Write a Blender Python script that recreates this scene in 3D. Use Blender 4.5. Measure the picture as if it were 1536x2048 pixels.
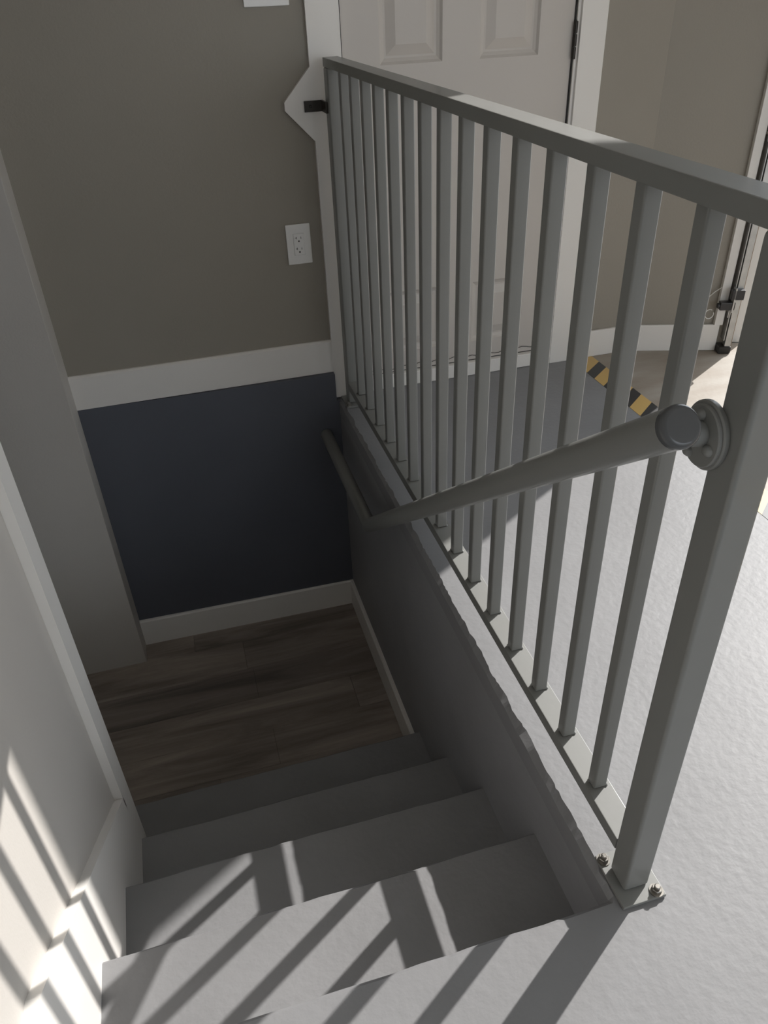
import bpy, bmesh, math, random
from mathutils import Vector, Matrix
random.seed(7)
scene = bpy.context.scene
for o in list(bpy.data.objects):
    bpy.data.objects.remove(o, do_unlink=True)
COL = scene.collection

# ------------------------------------------------------------------ camera
cam = bpy.data.cameras.new('camera')
cam.sensor_fit = 'HORIZONTAL'; cam.sensor_width = 36.0
cam.lens = 36.0 * 1526.45 / 1536.0
cam.clip_start = 0.02; cam.clip_end = 200
camo = bpy.data.objects.new('camera', cam); COL.objects.link(camo)
camo.location = (-0.5394, -0.5876, 1.2388)
camo.rotation_euler = (0.9617, 0.0358, -0.2808)
scene.camera = camo

# ------------------------------------------------------------------ world, sun, exposure
SUN_DIR = Vector((-1.0, -0.603, -0.80)).normalized()
world = bpy.data.worlds.new('world'); scene.world = world
world.use_nodes = True
wn = world.node_tree.nodes; wl = world.node_tree.links
# bright, evenly hazy sky
wn['Background'].inputs[0].default_value = (0.86, 0.93, 1.0, 1)
wn['Background'].inputs[1].default_value = 2.35
sun = bpy.data.lights.new('sun', 'SUN'); sun.energy = 4.8; sun.angle = math.radians(0.6)
sun.color = (1.0, 0.965, 0.92)
suno = bpy.data.objects.new('sun', sun); COL.objects.link(suno)
suno.location = (6, 5, 6)
suno.rotation_euler = SUN_DIR.to_track_quat('-Z', 'Y').to_euler()
vs = scene.view_settings
vs.view_transform = 'Standard'; vs.look = 'None'; vs.gamma = 1.0; vs.use_curve_mapping = False
vs.exposure = 0.22

# ------------------------------------------------------------------ materials
def material(name, col, rough=0.5, var=0.0, vscale=6.0, bump=0.0, bscale=60.0, metallic=0.0, spec=0.5,
             col2=None, stretch=None, coat=0.0, bdetail=4.0):
    m = bpy.data.materials.new(name); m.use_nodes = True
    nt = m.node_tree; b = nt.nodes['Principled BSDF']
    b.inputs['Base Color'].default_value = (*col, 1); b.inputs['Roughness'].default_value = rough
    b.inputs['Metallic'].default_value = metallic; b.inputs['Specular IOR Level'].default_value = spec
    b.inputs['Coat Weight'].default_value = coat; b.inputs['Coat Roughness'].default_value = 0.12
    tc = nt.nodes.new('ShaderNodeTexCoord'); mp = nt.nodes.new('ShaderNodeMapping')
    nt.links.new(tc.outputs['Object'], mp.inputs[0])
    if stretch: mp.inputs['Scale'].default_value = stretch
    if var > 0 or col2:
        n = nt.nodes.new('ShaderNodeTexNoise'); n.inputs['Scale'].default_value = vscale
        n.inputs['Detail'].default_value = 5
        nt.links.new(mp.outputs[0], n.inputs[0])
        r = nt.nodes.new('ShaderNodeValToRGB')
        c2 = col2 or tuple(c * (1 - var) for c in col)
        r.color_ramp.elements[0].color = (*c2, 1); r.color_ramp.elements[0].position = 0.32
        r.color_ramp.elements[1].color = (*col, 1); r.color_ramp.elements[1].position = 0.68
        nt.links.new(n.outputs[0], r.inputs[0]); nt.links.new(r.outputs[0], b.inputs['Base Color'])
    if bump > 0:
        n2 = nt.nodes.new('ShaderNodeTexNoise'); n2.inputs['Scale'].default_value = bscale
        n2.inputs['Detail'].default_value = bdetail
        nt.links.new(tc.outputs['Object'], n2.inputs[0])
        bp = nt.nodes.new('ShaderNodeBump'); bp.inputs['Strength'].default_value = bump
        bp.inputs['Distance'].default_value = 0.004
        nt.links.new(n2.outputs[0], bp.inputs['Height']); nt.links.new(bp.outputs[0], b.inputs['Normal'])
    return m

M_floor = material('painted_concrete', (0.268, 0.268, 0.276), 0.5, 0.10, 4.0, 0.22, 55, spec=0.3)
M_step = material('painted_concrete_steps', (0.262, 0.262, 0.270), 0.55, 0.12, 5.0, 0.25, 60)
M_side = material('painted_concrete_side', (0.30, 0.30, 0.312), 0.5, 0.10, 5.0, 0.30, 40)
M_navy = material('charcoal_blue_paint', (0.112, 0.120, 0.145), 0.55, 0.10, 3.0, 0.15, 50)
M_bare = material('bare_concrete', (0.40, 0.365, 0.32), 0.55, 0.0, 2.2, 0.15, 60, col2=(0.26, 0.205, 0.155), stretch=(1, 3.0, 1))
M_taupe = material('taupe_wall_paint', (0.325, 0.298, 0.255), 0.6, 0.04, 2.0, 0.12, 160)
M_beige = material('warm_white_wall_paint', (0.56, 0.53, 0.495), 0.6, 0.03, 2.0, 0.10, 160)
M_white = material('white_trim_paint', (0.84, 0.815, 0.78), 0.38, 0.02, 3.0)
M_door = material('white_door_paint', (0.60, 0.56, 0.52), 0.40, 0.03, 2.0)
M_ceil = material('ceiling_paint', (0.78, 0.76, 0.73), 0.7)
M_rail = material('grey_metal_paint', (0.195, 0.197, 0.187), 0.60, 0.05, 8.0, 0.03, 90, spec=1.0, coat=0.35)
M_plastic = material('white_plastic', (0.86, 0.85, 0.83), 0.3)
M_slot = material('dark_slot', (0.01, 0.01, 0.01), 0.5)
M_black = material('black_rubber', (0.02, 0.018, 0.016), 0.6)
M_bolt = material('zinc_bolt', (0.42, 0.40, 0.37), 0.32, 0.3, 80, metallic=1.0)
M_galv = material('galvanised_steel', (0.55, 0.55, 0.54), 0.38, 0.2, 25, metallic=0.9)
M_hinge = material('dark_bronze_hinge', (0.05, 0.045, 0.04), 0.4, metallic=0.6)
M_wood = material('raw_timber', (0.33, 0.24, 0.16), 0.7, 0.25, 12, stretch=(8, 8, 1))
M_drive = material('driveway_concrete', (0.42, 0.41, 0.39), 0.8, 0.1, 2.0)
M_cap = material('dark_pipe_cap', (0.085, 0.088, 0.092), 0.25)
M_sensor = material('sensor_plastic', (0.03, 0.03, 0.032), 0.35)

def plank_mat(name, a, b, seed):
    m = bpy.data.materials.new(name); m.use_nodes = True
    nt = m.node_tree; p = nt.nodes['Principled BSDF']; p.inputs['Roughness'].default_value = 0.5
    tc = nt.nodes.new('ShaderNodeTexCoord'); mp = nt.nodes.new('ShaderNodeMapping')
    mp.inputs['Scale'].default_value = (1.1, 9, 1); mp.inputs['Location'].default_value = (seed * 3.7, seed * 1.9, 0)
    nt.links.new(tc.outputs['Object'], mp.inputs[0])
    n = nt.nodes.new('ShaderNodeTexNoise'); n.inputs['Scale'].default_value = 1.6; n.inputs['Detail'].default_value = 7
    n.inputs['Roughness'].default_value = 0.62; n.inputs['Distortion'].default_value = 0.5
    nt.links.new(mp.outputs[0], n.inputs[0])
    r = nt.nodes.new('ShaderNodeValToRGB')
    r.color_ramp.elements[0].color = (*a, 1); r.color_ramp.elements[0].position = 0.33
    r.color_ramp.elements[1].color = (*b, 1); r.color_ramp.elements[1].position = 0.70
    nt.links.new(n.outputs[0], r.inputs[0]); nt.links.new(r.outputs[0], p.inputs['Base Color'])
    return m
M_planks = [plank_mat('plank_%d' % i, a, b, i) for i, (a, b) in enumerate([
    ((0.165, 0.138, 0.122), (0.404, 0.349, 0.306)), ((0.14, 0.118, 0.107), (0.338, 0.29, 0.257)),
    ((0.182, 0.151, 0.132), (0.437, 0.379, 0.329))])]

def tape_mat():
    m = bpy.data.materials.new('hazard_stripe_print'); m.use_nodes = True
    nt = m.node_tree; p = nt.nodes['Principled BSDF']; p.inputs['Roughness'].default_value = 0.4
    tc = nt.nodes.new('ShaderNodeTexCoord'); sp = nt.nodes.new('ShaderNodeSeparateXYZ')
    nt.links.new(tc.outputs['Object'], sp.inputs[0])
    def mth(op, a, b=None):
        n = nt.nodes.new('ShaderNodeMath'); n.operation = op
        for i, v in enumerate((a, b)):
            if v is None: continue
            if isinstance(v, (int, float)): n.inputs[i].default_value = v
            else: nt.links.new(v, n.inputs[i])
        return n.outputs[0]
    k = mth('MULTIPLY', sp.outputs['X'], 0.82)
    v = mth('SUBTRACT', sp.outputs['Y'], k)          # stripe coordinate, 0 at a yellow edge
    v = mth('DIVIDE', v, 0.1225)
    f = mth('FRACT', mth('ADD', v, 40.0))
    g = mth('LESS_THAN', f, 0.55)
    mx = nt.nodes.new('ShaderNodeMix'); mx.data_type = 'RGBA'
    mx.inputs[6].default_value = (0.030, 0.030, 0.032, 1); mx.inputs[7].default_value = (0.62, 0.41, 0.14, 1)
    nt.links.new(g, mx.inputs[0]); nt.links.new(mx.outputs[2], p.inputs['Base Color'])
    return m
M_tape = tape_mat()

# ------------------------------------------------------------------ mesh helpers
def mesh_obj(name, bm, mat, parent=None, smooth=False, kind=None):
    me = bpy.data.meshes.new(name)
    bmesh.ops.recalc_face_normals(bm, faces=bm.faces)
    bm.to_mesh(me); bm.free()
    me.materials.append(mat)
    if smooth:
        for p in me.polygons: p.use_smooth = True
        try: me.set_sharp_from_angle(angle=math.radians(35))
        except Exception: pass
    o = bpy.data.objects.new(name, me); COL.objects.link(o)
    if smooth:
        wnm = o.modifiers.new('weighted', 'WEIGHTED_NORMAL'); wnm.keep_sharp = True; wnm.weight = 80
    if parent: o.parent = parent
    if kind: o['kind'] = kind
    return o
def empty(name, loc=(0, 0, 0)):
    o = bpy.data.objects.new(name, None); COL.objects.link(o); o.location = loc
    o.empty_display_size = 0.05
    return o
def tag(o, label, cat, group=None):
    o['label'] = label; o['category'] = cat
    if group: o['group'] = group
    return o
def box(bm, x0, x1, y0, y1, z0, z1, bev=0.0, seg=2, mtx=None):
    vs_ = [bm.verts.new((x, y, z)) for x in (x0, x1) for y in (y0, y1) for z in (z0, z1)]
    fs = []
    for a in ((0, 1, 3, 2), (4, 6, 7, 5), (0, 4, 5, 1), (2, 3, 7, 6), (0, 2, 6, 4), (1, 5, 7, 3)):
        fs.append(bm.faces.new([vs_[i] for i in a]))
    if bev > 0:
        es = list({e for f in fs for e in f.edges})
        r = bmesh.ops.bevel(bm, geom=es, offset=bev, segments=seg, affect='EDGES', profile=0.5)
        vs_ = list({v for f in r['faces'] for v in f.verts} | {v for v in vs_ if v.is_valid})
    if mtx is not None:
        bmesh.ops.transform(bm, matrix=mtx, verts=[v for v in vs_ if v.is_valid])
    return bm
def boxobj(name, x0, x1, y0, y1, z0, z1, mat, parent=None, bev=0.0, kind=None, mtx=None, smooth=None):
    bm = bmesh.new(); box(bm, x0, x1, y0, y1, z0, z1, bev, 2, mtx)
    return mesh_obj(name, bm, mat, parent, bev > 0 if smooth is None else smooth, kind)
def prism(bm, poly, axis, a, b):
    """poly of 2-D points extruded along axis (0 x, 1 y, 2 z) from a to b"""
    def pt(p, t):
        return {0: (t, p[0], p[1]), 1: (p[0], t, p[1]), 2: (p[0], p[1], t)}[axis]
    A = [bm.verts.new(pt(p, a)) for p in poly]; B = [bm.verts.new(pt(p, b)) for p in poly]
    bm.faces.new(A); bm.faces.new(B[::-1])
    for i in range(len(poly)):
        j = (i + 1) % len(poly); bm.faces.new((A[j], A[i], B[i], B[j]))
    return bm
def tube(bm, pts, rad, n=24, cap=True):
    pts = [Vector(p) for p in pts]; rings = []
    T = [(pts[min(i + 1, len(pts) - 1)] - pts[max(i - 1, 0)]).normalized() for i in range(len(pts))]
    up = Vector((0, 0, 1)) if abs(T[0].z) < 0.9 else Vector((1, 0, 0))
    for i, p in enumerate(pts):
        t = T[i]; u = (up - t * up.dot(t)).normalized(); w = t.cross(u); up = u
        r = rad[i] if isinstance(rad, (list, tuple)) else rad
        # keep the tube's width through mitred bends
        k = 1.0
        if 0 < i < len(pts) - 1:
            c = (pts[i] - pts[i - 1]).normalized().dot((pts[i + 1] - pts[i]).normalized())
            k = 1 / max(0.5, math.sqrt((1 + c) / 2))
        bend = None
        if k > 1.001:
            bend = ((pts[i + 1] - pts[i]).normalized() - (pts[i] - pts[i - 1]).normalized()).normalized()
        ring = []
        for j in range(n):
            a = 2 * math.pi * j / n
            off = (u * math.cos(a) + w * math.sin(a)) * r
            if bend is not None: off += bend * off.dot(bend) * (k - 1)
            ring.append(bm.verts.new(p + off))
        rings.append(ring)
    for A, B in zip(rings, rings[1:]):
        for j in range(n): bm.faces.new((A[j], A[(j + 1) % n], B[(j + 1) % n], B[j]))
    if cap:
        bm.faces.new(rings[0][::-1]); bm.faces.new(rings[-1])
    return bm
def lathe(bm, prof, n=24, mtx=None):
    rings = [[bm.verts.new((r * math.cos(2 * math.pi * j / n), r * math.sin(2 * math.pi * j / n), z)) for j in range(n)] for r, z in prof]
    for A, B in zip(rings, rings[1:]):
        for j in range(n): bm.faces.new((A[j], A[(j + 1) % n], B[(j + 1) % n], B[j]))
    bm.faces.new(rings[0][::-1]); bm.faces.new(rings[-1])
    if mtx is not None: bmesh.ops.transform(bm, matrix=mtx, verts=[v for r in rings for v in r])
    return bm
def bolt_mesh(mtx, nut=0.0085, h=0.007, stud=0.0050, top=0.013, washer=0.0115):
    bm = bmesh.new()
    lathe(bm, [(washer, 0), (washer, 0.0018), (0.004, 0.0018)], 20, mtx)
    lathe(bm, [(nut, 0.0018), (nut, h), (nut * 0.9, h + 0.001)], 6, mtx)
    lathe(bm, [(stud, 0.0018), (stud, top), (stud * 0.75, top + 0.001)], 14, mtx)
    return bm

# ------------------------------------------------------------------ dimensions
L = 1.903          # far wall face
XS = -0.0456       # stairwell side wall face
XW = -0.893        # face of the stair skirt on the left wall
XL = -0.913        # left wall face
ZL = -0.970        # landing
NOSE = [-0.0463, 0.2076, 0.4644, 0.7139, 0.9708]
YE = 0.7595        # end of the left wall
H = 1.067
CEIL = 3.15
ZT = 0.1015

# ------------------------------------------------------------------ floors
def ragged(n0, n1, step, amp, base, seed):
    r = random.Random(seed); out = []; t = n0; d = 0
    while t < n1:
        d = 0.72 * d + r.uniform(-amp, amp) * 0.55
        out.append((t, base + d)); t += step * r.uniform(0.6, 1.4)
    out.append((n1, base)); return out

def build_floor():
    bm = bmesh.new()
    X1 = 0.932
    side = ragged(NOSE[0] + 0.004, L, 0.011, 0.0050, -0.0365, 3)        # (y, x) edge beside the stairwell
    front = ragged(XW - 0.02, XS, 0.03, 0.0022, NOSE[0] - 0.006, 9)       # (x, y) edge above the first step
    # top: right part strips between ragged side edge and x = X1
    tv = [bm.verts.new((x, y, 0)) for y, x in side]
    rv = [bm.verts.new((X1, y, 0)) for y, x in side]
    lv = [bm.verts.new((XS - 0.001, y, -0.011 - 0.002 * math.sin(y * 61))) for y, x in side]
    bv = [bm.verts.new((XS - 0.001, y, -0.060)) for y, x in side]
    for i in range(len(side) - 1):
        bm.faces.new((tv[i], rv[i], rv[i + 1], tv[i + 1]))
        bm.faces.new((lv[i], tv[i], tv[i + 1], lv[i + 1]))
        bm.faces.new((bv[i], lv[i], lv[i + 1], bv[i + 1]))
    # near part
    fv = [bm.verts.new((x, y, 0)) for x, y in front]
    nv = [bm.verts.new((x, -3.4, 0)) for x, y in front]
    ev = [bm.verts.new((x, y + 0.006, -0.006)) for x, y in front]
    dv = [bm.verts.new((x, y + 0.006, -0.060)) for x, y in front]
    for i in range(len(front) - 1):
        bm.faces.new((nv[i], nv[i + 1], fv[i + 1], fv[i]))
        bm.faces.new((fv[i], fv[i + 1], ev[i + 1], ev[i]))
        bm.faces.new((ev[i], ev[i + 1], dv[i + 1], dv[i]))
    c = bm.verts.new((X1, -3.4, 0))
    bm.faces.new((nv[-1], c, rv[0], tv[0], fv[-1]))
    bm.faces.new((fv[-1], tv[0], lv[0], ev[-1]))
    bm.faces.new((ev[-1], lv[0], bv[0], dv[-1]))
    return mesh_obj('floor', bm, M_floor, kind='structure')
build_floor()
# bare garage slab beyond the tape, out to the drive
e2 = Vector((0.943, -0.332, 0)).normalized(); n2 = Vector((-e2.y, e2.x, 0)) * -1   # n2 points into the room
K = Vector((1.12, L, 0))
def w2(s, d, z):            # point in the frame of the angled wall (s along, d into the room)
    return K + e2 * s + n2 * d + Vector((0, 0, z))
W2M = Matrix(((e2.x, n2.x, 0, K.x), (e2.y, n2.y, 0, K.y), (0, 0, 1, 0), (0, 0, 0, 1)))
bm = bmesh.new()
pts = [(0.932, -3.4), (6.35, -3.4), (6.35, 0.03), tuple(w2(0.2, -0.06, 0).xy), (1.12, L + 0.03), (0.932, L + 0.03)]
prism(bm, pts, 2, -0.08, 0.0)
mesh_obj('floor_garage', bm, M_bare, kind='structure')
bm = bmesh.new(); box(bm, -9, 16, -0.02, -24, -0.12, -0.012, mtx=W2M)
box(bm, -14, 16, -24, -3.53, -0.12, -0.03)
mesh_obj('ground_outside', bm, M_drive, kind='structure')

# steps: one concrete step per tread
st = empty('staircase', (0, NOSE[0], ZL)); st['kind'] = 'structure'
def build_step(k):
    z = ZL * k / 5; y1 = NOSE[k]; y0 = NOSE[k - 1] - 0.012
    bm = bmesh.new()
    front = ragged(XW - (0.16 if k == 4 else 0.018), XS + 0.004, 0.035, 0.0022, y1, 20 + k)
    zb = ZL - 0.02
    A = [bm.verts.new((x, y0, z)) for x, y in front]
    B = [bm.verts.new((x, y - 0.005, z)) for x, y in front]
    C_ = [bm.verts.new((x, y, z - 0.005)) for x, y in front]
    D = [bm.verts.new((x, y1 - 0.004, z - 0.03)) for x, y in front]
    E_ = [bm.verts.new((x, y1 - 0.004, zb)) for x, y in front]
    for i in range(len(front) - 1):
        for P, Q in ((A, B), (B, C_), (C_, D), (D, E_)):
            bm.faces.new((P[i], P[i + 1], Q[i + 1], Q[i]))
    for v in bm.verts: v.co -= Vector((0, NOSE[0], ZL))
    return mesh_obj('step', bm, M_step, st)
for k in range(1, 5): build_step(k)
# riser under the upper floor edge
boxobj('riser', XW - 0.018, XS + 0.004, NOSE[0] - 0.03 - NOSE[0], NOSE[0] - 0.004 - NOSE[0], 0.0, -ZL - 0.05, M_step, st)

# landing
fl = boxobj('floor_landing', -2.3, XS + 0.05, NOSE[4] - 0.05, L + 0.05, ZL - 0.06, ZL - 0.004, M_black, kind='structure')
bounds = [NOSE[4] - 0.04, 1.135, 1.295, 1.455, 1.615, 1.775, 1.935]
pr = random.Random(5)
for i in range(len(bounds) - 1):
    joints = [-2.28]; t = -2.28 + pr.uniform(0.25, 0.9)
    while t < -0.1: joints.append(t); t += 0.92
    joints.append(XS + 0.03)
    for j in range(len(joints) - 1):
        bm = bmesh.new()
        box(bm, joints[j] + 0.0003, joints[j + 1] - 0.0003, bounds[i] + 0.0003, bounds[i + 1] - 0.0003, ZL - 0.010, ZL, 0.0008, 1)
        mesh_obj('plank', bm, M_planks[pr.randrange(3)], fl)

# ------------------------------------------------------------------ walls
boxobj('wall_stair_side', XS, XS + 0.10, NOSE[0] - 0.02, L, ZL - 0.05, -0.030, M_side, kind='structure')
DX0, DX1 = 0.0475, 0.7795      # door leaf edges
OX0, OX1 = 0.032, 0.796        # opening in the far wall
bm = bmesh.new()
box(bm, -2.4, OX0, L, L + 0.12, ZL - 0.05, CEIL)
box(bm, OX1, 1.16, L, L + 0.12, -0.05, CEIL)
box(bm, OX0, OX1, L, L + 0.12, 2.04, CEIL)
box(bm, OX0, OX1, L + 0.10, L + 0.12, -0.05, 2.04)
mesh_obj('wall_far', bm, M_taupe, kind='structure')
# charcoal foundation wall below: proud of the wall above, ledge tapering to the left
bm = bmesh.new()
prism(bm, [(-0.9295, ZL - 0.03), (XS + 0.004, ZL - 0.03), (XS + 0.004, -0.003), (-0.0543, -0.003), (-0.0543, ZT - 0.002), (-0.9295, ZT - 0.002)], 1, L + 0.02, L)
for v in bm.verts:
    if v.co.y < L + 0.01: v.co.y = L - 0.010 - 0.024 * (v.co.x + 0.93) / 0.885
mesh_obj('wall_far_lower', bm, M_navy, kind='structure')
boxobj('wall_left', -1.10, XL, -3.4, YE - 0.004, ZL - 0.05, CEIL, M_beige, kind='structure')
boxobj('wall_hall', -2.4, -0.9291, 1.7818, L + 0.02, ZL - 0.05, CEIL, M_beige, kind='structure', bev=0.003)
boxobj('wall_hall_end', -2.5, -2.3, 0.4, L, ZL - 0.05, CEIL, M_taupe, kind='structure')
boxobj('wall_hall_near', -2.4, -1.10, YE - 0.12, YE - 0.004, ZL - 0.05, CEIL, M_taupe, kind='structure')
WBX0, WBX1, WBZ0, WBZ1 = -0.20, 3.00, 0.60, 2.40      # large unseen window added behind the viewer to brighten the far wall
bm = bmesh.new()
box(bm, -1.1, WBX0, -3.52, -3.4, -0.1, CEIL); box(bm, WBX1, 6.4, -3.52, -3.4, -0.1, CEIL)
box(bm, WBX0, WBX1, -3.52, -3.4, -0.1, WBZ0); box(bm, WBX0, WBX1, -3.52, -3.4, WBZ1, CEIL)
mesh_obj('wall_back', bm, M_white, kind='structure')
wf = empty('added_window_1', (WBX0, -3.46, WBZ0)); wf['kind'] = 'structure'
def wbar(x0, x1, z0, z1):
    boxobj('frame_bar', x0 - WBX0, x1 - WBX0, -0.03, 0.03, z0 - WBZ0, z1 - WBZ0, M_white, wf, 0.004)
wbar(WBX0, WBX1, WBZ0, WBZ0 + 0.05); wbar(WBX0, WBX1, WBZ1 - 0.05, WBZ1)
for q in range(4):
    xx = WBX0 + q * (WBX1 - WBX0 - 0.05) / 3
    wbar(xx, xx + 0.05, WBZ0 + 0.05, WBZ1 - 0.05)
boxobj('wall_right', 6.3, 6.42, -3.5, 0.10, -0.1, CEIL, M_white, kind='structure')
bm = bmesh.new()
prism(bm, [(-2.5, -3.52), (6.42, -3.52), (6.42, 0.03), (1.14, L + 0.02), (1.14, L + 0.12), (-2.5, L + 0.12)], 2, CEIL, CEIL + 0.1)
mesh_obj('ceiling', bm, M_ceil, kind='structure')
# angled garage wall with the open doorway
S0, S1, ZH = 0.414, 4.90, 2.80
bm = bmesh.new()
box(bm, -0.02, S0, -0.09, 0.0, -0.05, CEIL)
box(bm, S0, S1, -0.09, 0.0, ZH, CEIL)
box(bm, S1, 5.62, -0.09, 0.0, -0.05, CEIL)
bmesh.ops.transform(bm, matrix=W2M, verts=bm.verts)
mesh_obj('wall_garage', bm, M_taupe, kind='structure')

# ------------------------------------------------------------------ trims
CT = 0.016
# left door casing with the pointed backing for the railing bracket
bm = bmesh.new()
cl = -0.0543
prism(bm, [(cl, 0.0), (DX0 - 0.0062, 0.0), (DX0 - 0.0062, 2.15), (cl, 2.15), (cl, 1.043), (-0.1365, 0.957), (-0.1370, 0.935), (cl, 0.8485)], 1, L - CT, L)
mesh_obj('trim_1', bm, M_white, kind='structure')
boxobj('trim_2', 0.7930, 0.8815, L - CT, L, 0.0, 2.15, M_white, kind='structure', bev=0.002)
# horizontal band on the far wall
bm = bmesh.new()
prism(bm, [(L, ZT), (L - CT * 0.9, ZT), (L - CT * 0.9, 0.2125), (L - CT * 0.45, 0.2176), (L, 0.2176)], 0, -0.9295, cl)
mesh_obj('trim_3', bm, M_white, kind='structure')
# landing baseboards
def base_profile(h, t): return [(0, 0), (t, 0), (t, h - 0.006), (t - 0.005, h), (0, h)]
bm = bmesh.new()
prism(bm, [(L - 0.002, ZL), (L - 0.030, ZL), (L - 0.030, ZL + 0.119), (L - 0.026, ZL + 0.125), (L - 0.002, ZL + 0.125)], 0, -0.9295, XS)
for v in bm.verts:
    if v.co.x < -0.5 and v.co.y < L - 0.01: v.co.y += 0.007
    if v.co.x > -0.5 and v.co.y < L - 0.01: v.co.y -= 0.012
mesh_obj('baseboard_far', bm, M_white, kind='structure')
bm = bmesh.new()
prism(bm, [(XS, ZL), (XS - 0.014, ZL), (XS - 0.014, ZL + 0.119), (XS - 0.010, ZL + 0.125), (XS, ZL + 0.125)], 1, NOSE[4] + 0.0, L - 0.042)
mesh_obj('baseboard_side', bm, M_white, kind='structure')
# stair skirt and baseboard on the left wall
bm = bmesh.new()
prism(bm, [(-3.4, 0.131), (0.004, 0.131), (0.6885, -0.372), (0.6885, -0.45), (YE - 0.0005, -0.45), (YE - 0.0005, ZL - 0.02), (-0.30, ZL - 0.02), (-0.30, -0.02), (-3.4, -0.02)], 0, XL, XW)
mesh_obj('trim_4', bm, M_white, kind='structure')
bm = bmesh.new()
prism(bm, [(0.6810, -0.3715), (YE, -0.3715), (YE, 2.2), (0.6810, 2.2)], 0, XL, XW)
prism(bm, [(0.6885, -0.451), (YE, -0.451), (YE, -0.3715), (0.6810, -0.3715)], 0, XL, XW)
mesh_obj('trim_5', bm, M_white, kind='structure')
# baseboards of far wall right of the door and of the angled wall
bm = bmesh.new(); box(bm, 0.8815, 1.118, L - 0.014, L, 0.0, 0.105, 0.003)
mesh_obj('baseboard_right', bm, M_white, kind='structure')
bm = bmesh.new(); box(bm, 0.0, 0.350, 0.0, 0.014, 0.0, 0.105, 0.003, mtx=W2M)
mesh_obj('baseboard_garage', bm, M_white, kind='structure')

# ------------------------------------------------------------------ door
def panel_rects():
    w = (0.1605, 0.3547, 0.4739, 0.6669)
    out = []
    for x0, x1 in ((w[0], w[1]), (w[2], w[3])):
        out += [(x0, x1, 0.13, 0.350), (x0, x1, 1.032, 1.62), (x0, x1, 1.74, 1.92)]
    return out
DZ0, DZ1 = 0.058, 2.03
def build_door():
    YF = L + 0.006; YB = L + 0.046
    rects = panel_rects()
    xs = sorted({DX0, DX1} | {r[0] for r in rects} | {r[1] for r in rects})
    zs = sorted({DZ0, DZ1} | {r[2] for r in rects} | {r[3] for r in rects})
    bm = bmesh.new()
    V = {(x, z): bm.verts.new((x, YF, z)) for x in xs for z in zs}
    for i in range(len(xs) - 1):
        for j in range(len(zs) - 1):
            c = ((xs[i] + xs[i + 1]) / 2, (zs[j] + zs[j + 1]) / 2)
            if any(r[0] < c[0] < r[1] and r[2] < c[1] < r[3] for r in rects): continue
            bm.faces.new((V[xs[i], zs[j]], V[xs[i + 1], zs[j]], V[xs[i + 1], zs[j + 1]], V[xs[i], zs[j + 1]]))
    # back and edges
    bb = [bm.verts.new(p) for p in ((DX0, YB, DZ0), (DX1, YB, DZ0), (DX1, YB, DZ1), (DX0, YB, DZ1))]
    bm.faces.new(bb)
    ff = [V[DX0, DZ0], V[DX1, DZ0], V[DX1, DZ1], V[DX0, DZ1]]
    for i in range(4):
        bm.faces.new((ff[i], bb[i], bb[(i + 1) % 4], ff[(i + 1) % 4]))
    d = mesh_obj('door_1', bm, M_door, kind='structure')
    for r in rects:
        bm = bmesh.new()
        loops = []
        for ins, dep in ((0, 0), (0.007, 0.007), (0.016, 0.011), (0.022, 0.011), (0.050, 0.002)):
            a0, a1, b0, b1 = r[0] + ins, r[1] - ins, r[2] + ins, r[3] - ins
            loops.append([bm.verts.new((x, YF + dep, z)) for x, z in ((a0, b0), (a1, b0), (a1, b1), (a0, b1))])
        for A, B in zip(loops, loops[1:]):
            for j in range(4): bm.faces.new((A[j], A[(j + 1) % 4], B[(j + 1) % 4], B[j]))
        bm.faces.new(loops[-1])
        mesh_obj('door_panel', bm, M_door, d)
    # hinge with three knuckles
    for zc in (1.066, 1.85):
        h = boxobj('hinge', 0.7800, 0.7925, L - 0.004, L + 0.004, zc - 0.052, zc + 0.052, M_hinge, d, bev=0.001)
        for q in range(3):
            bm = bmesh.new(); lathe(bm, [(0.0052, 0), (0.0060, 0.002), (0.0060, 0.030), (0.0052, 0.032)], 14,
                                    Matrix.Translation((0.7815, L - 0.006, zc - 0.051 + q * 0.034)))
            mesh_obj('knuckle', bm, M_hinge, h, True)
    boxobj('weatherstrip_and_gap_shade', DX0 - 0.0061, DX0 - 0.0002, L + 0.001, L + 0.040, 0.06, DZ1, M_black, d)  # black fill stands in for the shade in the left door gap
    boxobj('weatherstrip_and_gap_shade', DX1 + 0.0002, DX1 + 0.0044, L + 0.001, L + 0.040, 0.06, DZ1, M_black, d)  # likewise black in place of shade in the right door gap
    boxobj('weatherstrip_and_gap_shade', DX0, DX1, L + 0.008, L + 0.03, 0.052, 0.0600, M_black, d)
    # sagging worn lip of the sweep
    bm = bmesh.new()
    pts = []
    for i in range(40):
        x = DX0 + 0.01 + (DX1 - DX0 - 0.02) * i / 39
        pts.append((x, L - 0.001, 0.078 + 0.004 * math.sin(i * 1.7) - 0.006 * max(0, math.sin(i * 0.31))))
    tube(bm, pts, 0.0012, 8); mesh_obj('door_sweep', bm, M_black, d)
    return d
build_door()
bm = bmesh.new()
box(bm, OX0, DX0 - 0.0058, L + 0.002, L + 0.10, 0, 2.05); box(bm, DX1 + 0.0045, OX1 + 0.001, L - 0.006, L + 0.10, 0, 2.05)
mesh_obj('trim_6', bm, M_white, kind='structure')
boxobj('trim_7', OX0, OX1, L - 0.014, L + 0.09, 0.002, 0.054, M_white, kind='structure', bev=0.004)

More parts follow.
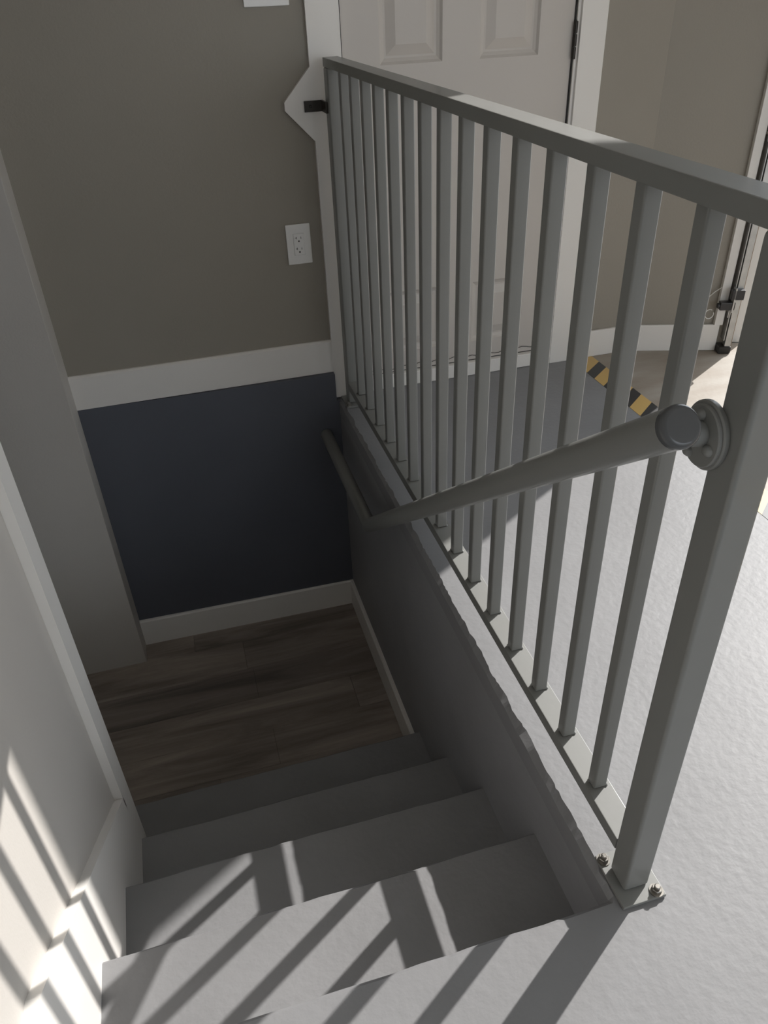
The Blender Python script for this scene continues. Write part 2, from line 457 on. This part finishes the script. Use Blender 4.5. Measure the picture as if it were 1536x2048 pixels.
# ------------------------------------------------------------------ railing
rail = empty('guard_railing', (0, 0, 0))
tag(rail, 'grey painted metal guard railing with square balusters beside the stairwell', 'railing')
HR, HA, HP = 0.0228, 0.0238, 0.0226
YF_END = 1.853
boxobj('top_rail', -HR, HR, -2 * HP, YF_END, H - HA, H, M_rail, rail, 0.0022)
BZ0, BZ1 = 0.0625, 0.0895
boxobj('bottom_rail', -0.0222, 0.0222, -0.001, YF_END - 0.044, BZ0, BZ1, M_rail, rail, 0.0018)
pb = bmesh.new(); box(pb, -HP, HP, -HP, HP, 0.0, H - HA - 0.0085, 0.0055, 3)
po = mesh_obj('post', pb, M_rail, rail, True); po.location = (0, -HP, 0.0085)
po2 = po.copy(); COL.objects.link(po2); po2.parent = rail; po2.location = (0, YF_END - HP, 0.0085)
# balusters with small weld beads at the foot
HQ, DB, BS, BY0 = 0.0121, 0.0225, 0.1145, 0.0925
bm = bmesh.new(); box(bm, -HQ, HQ, 0, DB, 0.0, H - HA - BZ1, 0.0030, 3)
for (wx, wy) in ((-HQ, DB * 0.8), (HQ, 0.002)):
    r = bmesh.ops.create_icosphere(bm, subdivisions=1, radius=0.0032, matrix=Matrix.Translation((wx, wy, 0.002)))
bal = mesh_obj('baluster', bm, M_rail, rail, True); bal.location = (0, BY0, BZ1)
for k in range(1, 15):
    b = bal.copy(); COL.objects.link(b); b.parent = rail; b.location = (0, BY0 + k * BS, BZ1)
bp = boxobj('base_plate', -0.0365, 0.0412, -0.0688, 0.0250, 0.0012, 0.0085, M_rail, rail, 0.0015)
for (x, y) in ((-0.0265, 0.0140), (0.0285, -0.0585)):
    mesh_obj('bolt', bolt_mesh(Matrix.Translation((x, y, 0.0085))), M_bolt, bp, True)
bp2 = boxobj('base_plate', -0.0365, 0.0412, YF_END - 0.07, YF_END + 0.024, 0.0012, 0.0085, M_rail, rail, 0.0015)
mesh_obj('bolt', bolt_mesh(Matrix.Translation((-0.0270, YF_END - 0.058, 0.0085))), M_bolt, bp2, True)
mesh_obj('bolt', bolt_mesh(Matrix.Translation((0.0285, YF_END + 0.012, 0.0085))), M_bolt, bp2, True)
# angle bracket to the pointed backing on the casing
bm = bmesh.new()
box(bm, -0.080, -0.0226, L - CT - 0.0055, L - CT, 0.928, 0.9575, 0.001)
box(bm, -0.0290, -0.0226, YF_END - 0.030, L - CT - 0.003, 0.928, 0.9575, 0.001)
br = mesh_obj('wall_bracket', bm, M_hinge, rail, True)
br['label'] = 'dark steel angle bracket'
bm = bmesh.new()
lathe(bm, [(0.0045, 0), (0.0045, 0.003), (0.003, 0.0042)], 6, Matrix.Translation((-0.062, L - CT - 0.0055, 0.943)) @ Matrix.Rotation(math.pi / 2, 4, 'X'))
mesh_obj('screw', bm, M_hinge, br)

# ------------------------------------------------------------------ handrail
HX = -0.104; PR = 0.0215
hr = empty('stair_handrail', (HX, 0, 0.86))
tag(hr, 'grey round pipe handrail bolted to the near post and sloping down over the steps', 'handrail')
A = Vector((HX, -0.0455, 0.8802)); B = Vector((HX, 1.262, -0.132)); Cc = Vector((HX, L - 0.036, -0.132))
inv = Matrix.Translation((-HX, 0, -0.86))
def hpart(name, bm, mat=M_rail, parent=hr, smooth=True):
    bmesh.ops.transform(bm, matrix=inv, verts=bm.verts)
    return mesh_obj(name, bm, mat, parent, smooth)
bm = bmesh.new(); tube(bm, [A, A.lerp(B, 0.5), B, B.lerp(Cc, 0.5), Cc], PR, 32)
hpart('pipe', bm)
# rounded closed elbow at the upper end turning to the post
dirn = (A - B).normalized()
bm = bmesh.new()
prof = [(PR * 1.02, -0.006), (PR * 1.03, 0.0)] + [(PR * 1.03 - 0.006 * (1 - math.cos(q)), 0.006 * math.sin(q)) for q in [math.radians(t) for t in (25, 50, 75, 90)]] + [(0.004, 0.0066)]
lathe(bm, prof, 32, Matrix.Translation(A) @ dirn.to_track_quat('Z', 'Y').to_matrix().to_4x4())
hpart('end_cap', bm, M_cap)
# short stub to the flange on the post
FC = Vector((-HP - 0.0045, 0.0070, 0.832))
bm = bmesh.new()
s0 = Vector((HX, -0.006, 0.850)); tube(bm, [s0, Vector((-0.06, 0.003, 0.838)), FC], [0.013, 0.0135, 0.0150], 20)
hpart('stub', bm)
bm = bmesh.new()
RX = Matrix.Rotation(-math.pi / 2, 4, 'Y')       # lathe axis to -x
FM = Matrix.Translation((-HP - 0.0002, 0.0070, 0.8290)) @ RX @ Matrix.Diagonal((0.93, 0.80, 1.0, 1.0))
lathe(bm, [(0.0420, 0), (0.0425, 0.002), (0.0425, 0.0050), (0.0405, 0.0068), (0.016, 0.0082)], 40, FM)
lathe(bm, [(0.0385, 0.0066), (0.0385, 0.0095), (0.0370, 0.0110), (0.018, 0.0120)], 40, FM)
flg = hpart('flange', bm)
for (dy, dz) in ((0.0040, 0.0240), (-0.0180, -0.0080), (0.0120, -0.0235)):
    bm = bmesh.new()
    m = Matrix.Translation((-HP - 0.0105, 0.0070 + dy, 0.8290 + dz)) @ RX
    lathe(bm, [(0.0072, 0), (0.0068, 0.0030), (0.0046, 0.0058), (0.0018, 0.0068)], 16, m)
    hpart('bolt', bm, M_rail, flg)
# ------------------------------------------------------------------ outlet and wall plate
ot = empty('power_outlet', (-0.132, L, 0.5518))
tag(ot, 'white duplex power outlet with rectangular cover plate on the taupe wall', 'outlet')
def opart(name, bm, mat, parent=ot):
    return mesh_obj(name, bm, mat, parent, True)
ow, oh = 0.0787, 0.1247
bm = bmesh.new(); box(bm, -ow / 2, ow / 2, -0.0055, 0.0, -oh / 2, oh / 2, 0.0022); cp = opart('cover_plate', bm, M_plastic)
bm = bmesh.new(); box(bm, -0.0172, 0.0172, -0.0064, -0.003, -0.0340, 0.0340, 0.0008); opart('device_gap', bm, M_galv, cp)
bm = bmesh.new(); box(bm, -0.0166, 0.0166, -0.0078, -0.004, -0.0334, 0.0334, 0.0012); rc = opart('receptacle', bm, M_plastic)
for zc in (0.0175, -0.0165):
    for rect in ((-0.0082, -0.0066, 0.000, 0.0075), (-0.0118, -0.0066, 0.0030, 0.0046), (0.0066, 0.0082, 0.000, 0.0065)):
        bm = bmesh.new(); box(bm, rect[0], rect[1], -0.0082, -0.006, zc + rect[2], zc + rect[3]); opart('slot', bm, M_slot, rc)
    bm = bmesh.new(); lathe(bm, [(0.0026, 0), (0.0026, 0.0022)], 14, Matrix.Translation((0.0, -0.006, zc - 0.0068)) @ Matrix.Rotation(math.pi / 2, 4, 'X'))
    opart('ground_hole', bm, M_slot, rc)
wp = empty('switch_plate', (-0.157, L, 1.19))
tag(wp, 'white wall plate high on the taupe wall beside the door casing', 'switch plate')
mesh_obj('cover_plate', box(bmesh.new(), -0.0625, 0.0625, -0.006, 0, 0, 0.125, 0.0025), M_plastic, wp, True)
for q in (-1, 1):
    mesh_obj('rocker', box(bmesh.new(), q * 0.023 - 0.0165, q * 0.023 + 0.0165, -0.0095, -0.004, 0.029, 0.096, 0.001), M_plastic, wp, True)

# ------------------------------------------------------------------ hazard tape
bm = bmesh.new(); box(bm, 0.0, 0.090, -4.6, 0.51, 0.0, 0.0008)
tp = mesh_obj('hazard_tape', bm, M_tape); tp.location = (0.887, 1.394, 0.0)
tag(tp, 'yellow and black striped hazard tape along the floor edge', 'tape')

# ------------------------------------------------------------------ garage door hardware on the angled wall
def wobj(name, x0, x1, d0, d1, z0, z1, mat, parent=None, bev=0.001, kind=None):
    bm = bmesh.new(); box(bm, x0, x1, d0, d1, z0, z1, bev, 2, W2M)
    return mesh_obj(name, bm, mat, parent, True, kind)
wobj('trim_8', 0.325, 0.357, 0.0, 0.022, 0.105, 2.8, M_white, kind='structure', bev=0.003)
wobj('trim_10', 0.30, 0.484, -0.100, -0.0902, -0.01, 2.95, M_white, kind='structure')
wobj('trim_11', 0.30, 0.512, -0.128, -0.101, -0.01, 2.95, M_wood, kind='structure')
wobj('trim_9', 0.396, 0.414, -0.09, 0.002, 0.0, 2.8, M_wood, kind='structure')
gt = empty('garage_door_track', w2(0.383, 0.03, 0)); gt['label'] = 'galvanised vertical garage door track beside the open doorway'; gt['category'] = 'door track'
ginv = Matrix.Translation(-w2(0.383, 0.03, 0))
def gobj(name, x0, x1, d0, d1, z0, z1, mat, parent, bev=0.0008):
    bm = bmesh.new(); box(bm, x0, x1, d0, d1, z0, z1, bev, 2, ginv @ W2M)
    return mesh_obj(name, bm, mat, parent, True)
bm = bmesh.new()
# C-shaped channel
prism(bm, [(0.372, 0.018), (0.374, 0.018), (0.374, 0.044), (0.392, 0.044), (0.392, 0.036), (0.394, 0.036), (0.394, 0.046), (0.372, 0.046)], 2, 0.02, 2.7)
prism(bm, [(0.372, 0.018), (0.392, 0.018), (0.392, 0.026), (0.394, 0.026), (0.394, 0.016), (0.372, 0.016)], 2, 0.02, 2.7)
bmesh.ops.transform(bm, matrix=ginv @ W2M, verts=bm.verts)
mesh_obj('channel', bm, M_galv, gt)
gobj('back_angle', 0.366, 0.370, 0.0, 0.040, 0.05, 2.7, M_galv, gt)
for z in (0.14, 0.75, 1.4):
    jb = gobj('jamb_bracket', 0.362, 0.374, 0.0, 0.036, z, z + 0.05, M_galv, gt)
    bm = bmesh.new(); lathe(bm, [(0.006, 0), (0.006, 0.004), (0.004, 0.006)], 8, ginv @ W2M @ Matrix.Translation((0.362, 0.02, z + 0.025)) @ Matrix.Rotation(-math.pi / 2, 4, 'Y'))
    mesh_obj('bolt', bm, M_bolt, jb, True)
gobj('foot', 0.350, 0.398, 0.002, 0.052, 0.0, 0.030, M_black, gt, 0.006)
# safety sensor clipped to the track
sn = empty('door_sensor', w2(0.365, 0.05, 0.20)); sn['label'] = 'small black sensor box clipped low on the garage door track'; sn['category'] = 'sensor'
sinv = Matrix.Translation(-w2(0.365, 0.05, 0.20))
def sobj(name, x0, x1, d0, d1, z0, z1, mat, parent=sn, bev=0.003):
    bm = bmesh.new(); box(bm, x0, x1, d0, d1, z0, z1, bev, 2, sinv @ W2M)
    return mesh_obj(name, bm, mat, parent, True)
sobj('housing', 0.318, 0.372, 0.034, 0.062, 0.178, 0.208, M_sensor)
sobj('mounting_arm', 0.350, 0.396, 0.046, 0.066, 0.218, 0.256, M_sensor)
sobj('clip', 0.360, 0.366, 0.040, 0.066, 0.170, 0.262, M_galv, sn, 0.001)
bm = bmesh.new(); lathe(bm, [(0.010, 0), (0.010, 0.008), (0.006, 0.010)], 16, sinv @ W2M @ Matrix.Translation((0.319, 0.048, 0.193)) @ Matrix.Rotation(-math.pi / 2, 4, 'Y'))
mesh_obj('lens', bm, M_sensor, sn, True)
bm = bmesh.new()
wp_ = [w2(0.322, 0.026, 0.255), w2(0.305, 0.014, 0.235), w2(0.280, 0.008, 0.205)]
tube(bm, [sinv @ p for p in wp_], 0.0016, 8)
wr = mesh_obj('wire', bm, M_plastic, sn, True); wr['label'] = 'thin white wire'
bm = bmesh.new()
lp = [w2(0.298 + 0.016 * math.cos(a), 0.020, 0.150 + 0.018 * math.sin(a)) for a in [math.radians(q * 20 + 60) for q in range(17)]]
tube(bm, [sinv @ p for p in lp], 0.0016, 8)
wr = mesh_obj('wire', bm, M_plastic, sn, True); wr['label'] = 'thin white looped wire'
